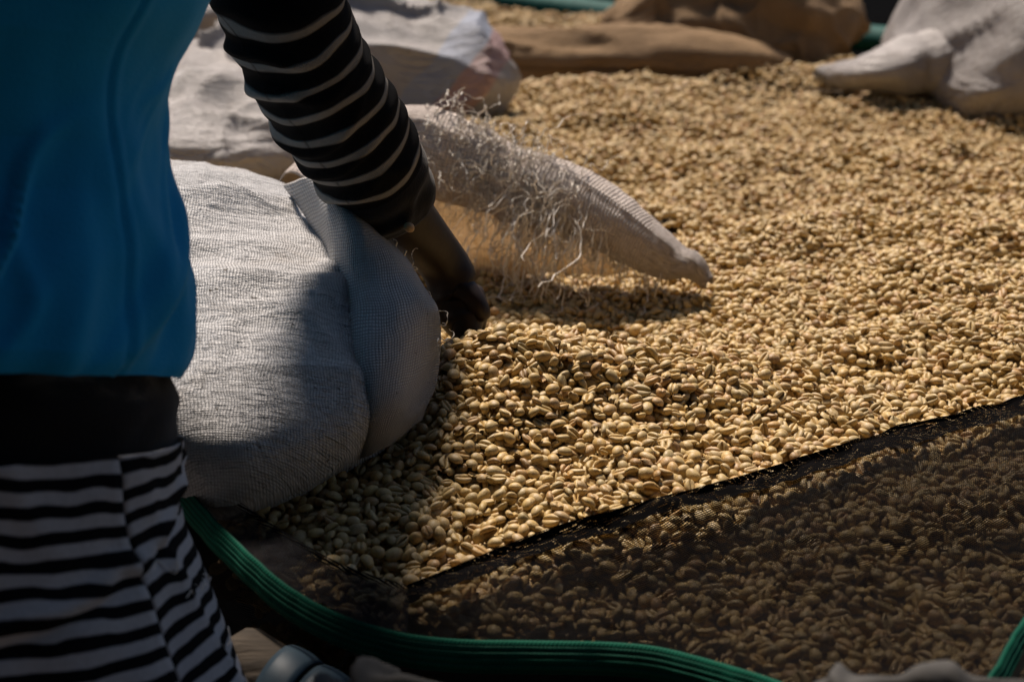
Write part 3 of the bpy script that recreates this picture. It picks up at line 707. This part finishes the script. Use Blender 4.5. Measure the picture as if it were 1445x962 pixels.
    # shirt: rows from neck to hem
    rows = [(150, -860), (330, -700), (370, -520), (370, -330), (325, -160), (277, 0), (240, 75), (227, 135), (227, 190), (232, 245), (246, 305), (257, 362), (260, 430), (254, 488), (246, 512)]
    def wr_shirt(G, s, an):
        u = np.arctan2(np.sin(an), np.cos(an))            # 0 belly, -pi/2 towards the camera
        x, y, z = G[..., 0], G[..., 1], G[..., 2]
        dg = z - u*.11                                   # diagonal folds across the side
        w_ = smooth(1.09, .98, z)*(.30+.70*smooth(.915, .955, z))
        f1 = (1-np.sqrt(noise3(dg*22+.6*noise3(u*3, z*9, 1), u*2.2, 2.0)**2+.015))**3
        f2 = (1-np.sqrt(noise3(dg*40+3, u*3+z*6, 5.0)**2+.02))**3
        d = w_*(.015*(f1-.3) + .008*(f2-.3)*smooth(-1.6, -.2, u))
        d += .0035*fbm(u*2.2, z*8, 3, 3) + .0030*np.exp(-((z+u*.0-.925)/.010)**2)
        d += .0011*np.exp(-(((u+.40)*.12)/.0022)**2)-.0014*np.exp(-(((u+.43)*.12)/.0018)**2)     # side seam
        return d
    G, arc, an = garment('shirt', rows, .80, None, [.06, .17, .19, .18, .16, .15, .15, .15, .15, .15, .15, .15, .15], [.05, .10, .12, .12, .12, .12, .112, .106, .106, .112, .122, .130, .130], 420, 400, wr_shirt)
    hem = .012*np.sin(an*1.0+.4)*0
    f = smooth(.5, 1.0, np.linspace(0, 1, 420))
    G[..., 2] -= f[:, None]**3*(.020*np.clip(np.sin(-(an)), 0, 1)*np.cos(an*.5))[None]*.55
    grid_obj('shirt', G, M['shirt'], o, None, wrap=True, thick=.002)
    # black waistband below the shirt
    rows = [(222, 470), (232, 505), (244, 545), (243, 585), (240, 620), (238, 655)]
    G, arc, an = garment('waistband', rows, .795, None, [.138]*3, [.106]*3, 70, 110, lambda G, s, an: .0016*fbm(np.cos(an)*4, np.sin(an)*4, G[..., 2]*50, 3))
    grid_obj('waistband', G, M['black'], o, None, wrap=True, thick=.002)
    # striped skirt in two panels with a side seam
    rows = [(243, 603), (243, 650), (250, 715), (272, 768), (298, 838), (325, 910), (348, 970), (385, 1080), (420, 1250), (430, 1500), (420, 1900), (410, 2400)]
    def wr_skirt(G, s, an):
        z = G[..., 2]; u = np.arctan2(np.sin(an), np.cos(an))
        return .004*fbm(np.cos(an)*3, np.sin(an)*3, z*10, 3) + .004*((1-np.abs(noise3(u*4+z*12, z*5, 2)))**5-.2) + .0035*np.exp(-((z-.868-.012*u+.004*noise3(u*8, 0, 0))/.004)**2) - .002*np.exp(-((z-.860-.012*u)/.004)**2)
    G, arc, an = garment('skirt', rows, .79, None, [.142, .148, .155, .17, .18, .19], [.112, .118, .12, .13, .14, .15], 300, 180, wr_skirt, )
    u = np.arctan2(np.sin(an), np.cos(an))
    seam = np.interp(arc, [0, .04, .15, .3, 2], [-.46, -.42, -.36, -.32, -.32])
    order = np.argsort(u); G = G[:, order]; u = u[order]
    U = np.linspace(0, 1, 90)
    def panel(lo, hi, tilt, ph, curve):
        uu_ = lo[:, None]*(1-U)+hi[:, None]*U
        W = np.zeros((300, 90, 3))
        uw = np.concatenate([u-2*math.pi, u, u+2*math.pi]); 
        for i in range(300):
            gi = np.vstack([G[i]]*3)
            for k_ in range(3): W[i, :, k_] = np.interp(uu_[i], uw, gi[:, k_])
        lift = .0015*np.exp(-((uu_-seam[:, None])/.03)**2)
        W[..., 0] += lift*np.cos(uu_); W[..., 1] += lift*np.sin(uu_)
        v = arc[:, None] + tilt*(uu_-seam[:, None])*.12 + curve*(uu_-seam[:, None])**2*.1 + ph
        v = v + .0034*noise3(uu_*3, arc[:, None]*14, ph*99) + .0012*noise3(uu_*11, arc[:, None]*60, 4)
        return W, np.stack([uu_*.13, v], 2)
    W, uv = panel(seam-math.pi*1.0, seam, -.02, .0, .0)
    grid_obj('skirt_side', W, M['skirt'], o, uv, thick=.0015)
    W, uv = panel(seam, seam+math.pi*1.0, .08, .0055, .0)
    grid_obj('skirt_front', W, M['skirt'], o, uv, thick=.0015)
    pth = []
    for k_ in range(9):
        i = int(np.argmin(np.abs(arc-random.uniform(.045, .075)))) if k_ < 6 else int(np.argmin(np.abs(arc-random.uniform(.08, .16))))
        j = random.randint(0, 26); n_p = random.randint(5, 9)
        pth.append(spline([W[min(299, i+random.randint(-4, 4)), j+q_] + np.array([.002, -.0025, .0])+np.array([random.gauss(0, .001) for _ in range(3)]) for q_ in range(n_p)], 30))
    tag(mesh_obj('loose_thread', *tubes_mesh(pth, .00035), M['thread'], o), kind='stuff')
    # --- sleeves
    def sleeve(C, A, name, wrk, cuff_from):
        Cc = spline(C, 240); Aa = spline(np.asarray(A)[:, None], 240)[:, 0]
        G, arc, an = loft(Cc, Aa, Aa*.96, 110, (0.4, -.6, .7), wrk)
        v = arc[:, None] + .004*np.sin(an+2.6)[None] + .0025*noise3(np.cos(an)[None]*1.5, np.sin(an)[None]*1.5, arc[:, None]*28)
        uv = np.stack([np.repeat((an*.035)[None], 240, 0), v], 2)
        k_ = int(cuff_from*240)
        grid_obj(name, G[:k_], M['sleeve'], o, uv[:k_], wrap=True, thick=.0015)
        Gc = G[k_-1:].copy(); Gc = np.concatenate([Gc, Gc[-1:]*.94+Gc[-1:].mean(1, keepdims=True)*.06], 0)
        grid_obj('cuff', Gc, M['black'], o, None, wrap=True, thick=.0015)
    def wk(s, a_):
        ring = s*2*math.pi/.027
        inner = .5+.5*np.cos(a_+.24)
        return 1 + inner**2*.12*((1-np.sqrt(np.sin(ring*.5+1.6*noise3(s*22, np.cos(a_), np.sin(a_)))**2+.06))**2-.2)*1.7 + .022*np.sin(s*2*math.pi/.0182-.7) + .05*fbm(s*16, np.cos(a_)*1.2, np.sin(a_)*1.2, 2)
    sleeve([shoulder+np.array([-.02, -.01, .01]), (shoulder*.5+elbow*.5), elbow, P(397, 10, .945), P(432, 90, .97), P(478, 165, 1.0), P(522, 230, 1.03), P(556, 288, 1.06)],
           [.050, .044, .0395, .0395, .0395, .0385, .036, .0315], 'sleeve', wk, .885)
    sleeve([lsh, (lsh+lel)/2, lel, (lel+lwr)/2, lel*.12+lwr*.88], [.05, .044, .04, .037, .031], 'sleeve', wk, .92)
    return o
person = build_person()

# ------------------------------------------------------------------ coffee beans
def bean_mesh(name, a, b, c, bot, seed, groove=.9, bend=0.0):
    nu, nv = 24, 14; V = []
    for i in range(nv+1):
        th = math.pi*i/nv
        for j in range(nu):
            ph = 2*math.pi*j/nu; ph += .4*math.sin(2*ph)
            x = a*math.cos(th); rr = math.sin(th)**.92
            y = b*rr*math.cos(ph); z = rr*math.sin(ph)
            z = z*c if z > 0 else -bot*abs(z)**.7
            if z <= 0.02*c: z += groove*math.exp(-(y/(.14*b))**2)*max(0, 1-(x/a)**2)**.5*(bot+.45*c)
            z += bend*(x/a)**2*c
            k = 1+.10*float(noise3(x*230+seed, y*230, z*230+seed*3))
            V.append((x*k, y*k, z*k))
    F = grid_faces(nv+1, nu, True)
    me = bpy.data.meshes.new(name); me.from_pydata(V, [], F); me.polygons.foreach_set('use_smooth', [True]*len(me.polygons))
    me.materials.append(M['bean']); me.update(); return me
def husk_mesh(name, a, b, c, seed):
    nu, nv = 9, 7; V = []
    for i in range(nv):
        for j in range(nu):
            u = (i/(nv-1)-.5)*2; v = (j/(nu-1)-.5)*2
            x = a*u*(1+.12*float(noise3(seed, v*3, 0))); y = b*v*math.sqrt(max(.08, 1-.8*u*u))
            z = c*(1-.9*v*v-.4*u*u)+.0005*float(noise3(u*3+seed, v*3, 1))
            V.append((x, y, z))
    F = grid_faces(nv, nu); n0 = len(V)
    V += [(x*.95, y*.95, z-.0004) for x, y, z in V]; F += [tuple(reversed([k+n0 for k in f])) for f in F]
    me = bpy.data.meshes.new(name); me.from_pydata(V, [], F); me.polygons.foreach_set('use_smooth', [True]*len(me.polygons))
    me.materials.append(M['bean']); me.update(); return me
BM = [bean_mesh('bean', .0047, .0038, .0031, .0016, 1), bean_mesh('bean', .0052, .0037, .0030, .0016, 5, 1.0, -.15), bean_mesh('bean', .0043, .0038, .0033, .0018, 9, .9),
      bean_mesh('bean', .0048, .0035, .0030, .0015, 14, 1.1, .12), bean_mesh('bean', .0042, .0033, .0032, .0029, 19, .25), bean_mesh('bean', .0052, .0040, .0032, .0015, 25, 1.0, -.1),
      husk_mesh('bean', .0045, .0036, .0022, 3), husk_mesh('bean', .0036, .0026, .0014, 8)]
NVAR = len(BM)

def pack(pts, floor_fn, r, iters=26):
    p = pts.copy(); N = len(p)
    for it in range(iters):
        if it % 4 == 0:
            cs = 2.3*r; c = np.floor(p/cs).astype(np.int64); c -= c.min(0); c += 1; D = c.max(0)+3
            key = (c[:, 0]*D[1]+c[:, 1])*D[2]+c[:, 2]; od = np.argsort(key, kind='stable'); ks = key[od]
            I, J = [], []
            for dx, dy, dz in [(0, 0, 0), (1, 0, 0), (-1, 1, 0), (0, 1, 0), (1, 1, 0)] + [(a, b, 1) for a in (-1, 0, 1) for b in (-1, 0, 1)]:
                kk = key + (dx*D[1]+dy)*D[2]+dz
                lo = np.searchsorted(ks, kk, 'left'); hi = np.searchsorted(ks, kk, 'right'); cnt = hi-lo
                tot = cnt.sum()
                if not tot: continue
                i = np.repeat(np.arange(N), cnt); st_ = np.repeat(lo - np.concatenate([[0], np.cumsum(cnt)[:-1]]), cnt)
                j = od[st_+np.arange(tot)]
                if (dx, dy, dz) == (0, 0, 0): k = i < j; i, j = i[k], j[k]
                I.append(i); J.append(j)
            I = np.concatenate(I); J = np.concatenate(J)
        d = p[J]-p[I]; L = np.sqrt((d*d).sum(1))+1e-9; ov = np.maximum(2*r-L, 0)*.36
        mv = d*(ov/L)[:, None]
        for k in range(3): p[:, k] += np.bincount(J, mv[:, k], N)-np.bincount(I, mv[:, k], N)
        p[:, 2] -= .00035
        p[:, 2] = np.maximum(p[:, 2], floor_fn(p[:, 0], p[:, 1])+r)
    return p
RB = .0033
def half_w(y): return .36*(y*.942+.134)+.12
def region(y0, y1, n):
    out = []
    while sum(len(o) for o in out) < n:
        y = rng.uniform(y0, y1, n); x = rng.uniform(-half_w(y1), half_w(y1)+.0, n)
        k = (np.abs(x) < half_w(y)) & (y > edge_y(x)+.008)
        out.append(np.stack([x, y], 1)[k])
    return np.concatenate(out)[:n]
NEAR = 1.42
xy = region(.52, NEAR, 47000)
zz = heap(xy[:, 0], xy[:, 1]) - .010 + rng.uniform(0, .016, len(xy))
near = pack(np.column_stack([xy, zz]), lambda x, y: heap(x, y)-.0125, RB)
near = near[near[:, 1] > edge_y(near[:, 0])+.004]
near[:, 2] = np.minimum(near[:, 2], heap(near[:, 0], near[:, 1])+.0055)
# farther beans: one jittered layer and a half
def far_layer(y0, y1, sp, dz):
    pts = []
    y = y0
    while y < y1:
        w_ = half_w(y); x = np.arange(-w_, w_, sp); pts.append(np.column_stack([x+rng.uniform(-.4, .4, len(x))*sp, y+rng.uniform(-.4, .4, len(x))*sp])); y += sp*.9
    q = np.concatenate(pts); return np.column_stack([q, heap(q[:, 0], q[:, 1])-.0065+dz+rng.uniform(-.0015, .0025, len(q))])
fb = np.concatenate([far_layer(NEAR, 2.05, .0076, 0), far_layer(NEAR, 2.05, .010, .004), far_layer(2.05, 3.2, .0095, .001)])
fb = fb[fb[:, 1] < far_edge(fb[:, 0])-.02]
# a few caught in the hanging net beside the skirt
cl = []
for k in range(150):
    i = int(np.clip(random.gauss(50, 9), 28, 80)); j = random.randint(3, 24); q = HG[i, j]; cl.append((q[0]+random.gauss(0, .002), q[1]+.008+random.uniform(0, .006), q[2]))
pts = np.concatenate([near, fb, np.array(cl)])
NB = len(pts)
# lie mostly flat or dome up, some on edge
rot = np.zeros((NB, 3)); kind_ = rng.random(NB)
rot[:, 0] = np.where(kind_ < .38, rng.normal(0, .45, NB), np.where(kind_ < .78, math.pi+rng.normal(0, .45, NB), math.pi/2+rng.normal(0, .5, NB)))
rot[:, 1] = rng.normal(0, .42, NB); rot[:, 2] = rng.uniform(0, 2*math.pi, NB)
scl = np.clip(rng.normal(.97, .11, NB), .68, 1.25); vid = rng.choice(NVAR, NB, p=[.20, .16, .17, .15, .11, .12, .05, .04])

# the 300 that show largest: nearest, in frame, uncovered
dg = bpy.context.evaluated_depsgraph_get(); dg.update()
rel = pts-CAM; dep = rel @ FW; px = 722.5+FPX*(rel @ RT)/dep; py = 481-FPX*(rel @ UP)/dep
vis = (px > 8) & (px < 1437) & (py > 8) & (py < 954) & (np.arange(NB) < len(near)) & (vid < 6)
cand = np.where(vis)[0]; cand = cand[np.argsort(dep[cand]/scl[cand])]
cell = {}
for i in np.where((np.arange(NB) < len(near)) & (dep < 1.1))[0]: cell.setdefault((int(px[i]//12), int(py[i]//12)), []).append(i)
chosen = []
for i in cand:
    if len(chosen) >= 300: break
    hidden = False
    for a in (-1, 0, 1):
        for b in (-1, 0, 1):
            for j in cell.get((int(px[i]//12)+a, int(py[i]//12)+b), ()):
                if j != i and dep[j] < dep[i]-.0015 and (px[j]-px[i])**2+(py[j]-py[i])**2 < 7.5**2: hidden = True; break
            if hidden: break
        if hidden: break
    if hidden: continue
    ok = True
    for dx, dy in ((0, 0), (7, 0), (-7, 0), (0, -6)):
        d = Vector(P(px[i]+dx, py[i]+dy, 1)-CAM).normalized()
        res, loc, *_ = scene.ray_cast(dg, Vector(CAM), d, distance=float(np.linalg.norm(rel[i]))-.006)
        if res: ok = False; break
    if ok: chosen.append(i)
chosen = np.array(chosen); first = {}
src = []
rest = np.ones(NB, bool); rest[chosen] = False
for n_, i in enumerate(chosen):
    o = bpy.data.objects.new('coffee_bean', BM[vid[i]]); link(o)
    o.location = pts[i]; o.rotation_euler = rot[i]; o.scale = (scl[i],)*3
    tag(o, 'pale tan coffee bean among the closest, uncovered beans by the net edge', 'coffee bean', 'nearest uncovered coffee beans')
# the rest in one object
ri = np.where(rest)[0]
me = bpy.data.meshes.new('coffee_beans'); me.from_pydata(pts[ri].tolist(), [], [])
at = me.attributes.new('turn', 'FLOAT_VECTOR', 'POINT'); at.data.foreach_set('vector', rot[ri].astype(np.float32).ravel())
at = me.attributes.new('size', 'FLOAT', 'POINT'); at.data.foreach_set('value', scl[ri].astype(np.float32))
at = me.attributes.new('variant', 'INT', 'POINT'); at.data.foreach_set('value', vid[ri].astype(np.int32))
beans = bpy.data.objects.new('coffee_beans', me); link(beans); me.materials.append(M['bean'])
tag(beans, 'great heap of pale coffee beans spread over the drying bed', 'coffee beans', kind='stuff')
ng = bpy.data.node_groups.new('scatter_beans', 'GeometryNodeTree')
ng.interface.new_socket('Geometry', in_out='INPUT', socket_type='NodeSocketGeometry'); ng.interface.new_socket('Geometry', in_out='OUTPUT', socket_type='NodeSocketGeometry')
gi, go = ng.nodes.new('NodeGroupInput'), ng.nodes.new('NodeGroupOutput')
ip = ng.nodes.new('GeometryNodeInstanceOnPoints'); ip.inputs['Pick Instance'].default_value = True
jn = ng.nodes.new('GeometryNodeGeometryToInstance')
for b in reversed(BM):
    so = bpy.data.objects.new('bean_shape', b)
    oi = ng.nodes.new('GeometryNodeObjectInfo'); oi.inputs['Object'].default_value = so; ng.links.new(oi.outputs['Geometry'], jn.inputs[0])
def attr(name, typ):
    n = ng.nodes.new('GeometryNodeInputNamedAttribute'); n.data_type = typ; n.inputs['Name'].default_value = name; return n.outputs['Attribute']
er_ = ng.nodes.new('FunctionNodeEulerToRotation'); ng.links.new(attr('turn', 'FLOAT_VECTOR'), er_.inputs[0])
ng.links.new(gi.outputs[0], ip.inputs['Points']); ng.links.new(jn.outputs[0], ip.inputs['Instance'])
ng.links.new(attr('variant', 'INT'), ip.inputs['Instance Index']); ng.links.new(er_.outputs[0], ip.inputs['Rotation']); ng.links.new(attr('size', 'FLOAT'), ip.inputs['Scale'])
ng.links.new(ip.outputs[0], go.inputs[0])
beans.modifiers.new('scatter', 'NODES').node_group = ng
# one bean stuck to the wrist
o = bpy.data.objects.new('coffee_bean', BM[2]); link(o); o.location = P(577, 321, 1.026); o.rotation_euler = (.9, .3, .6); o.scale = (.9,)*3
tag(o, 'single pale bean stuck to the dark forearm below the cuff', 'coffee bean')
print('BEANS', NB, len(chosen))
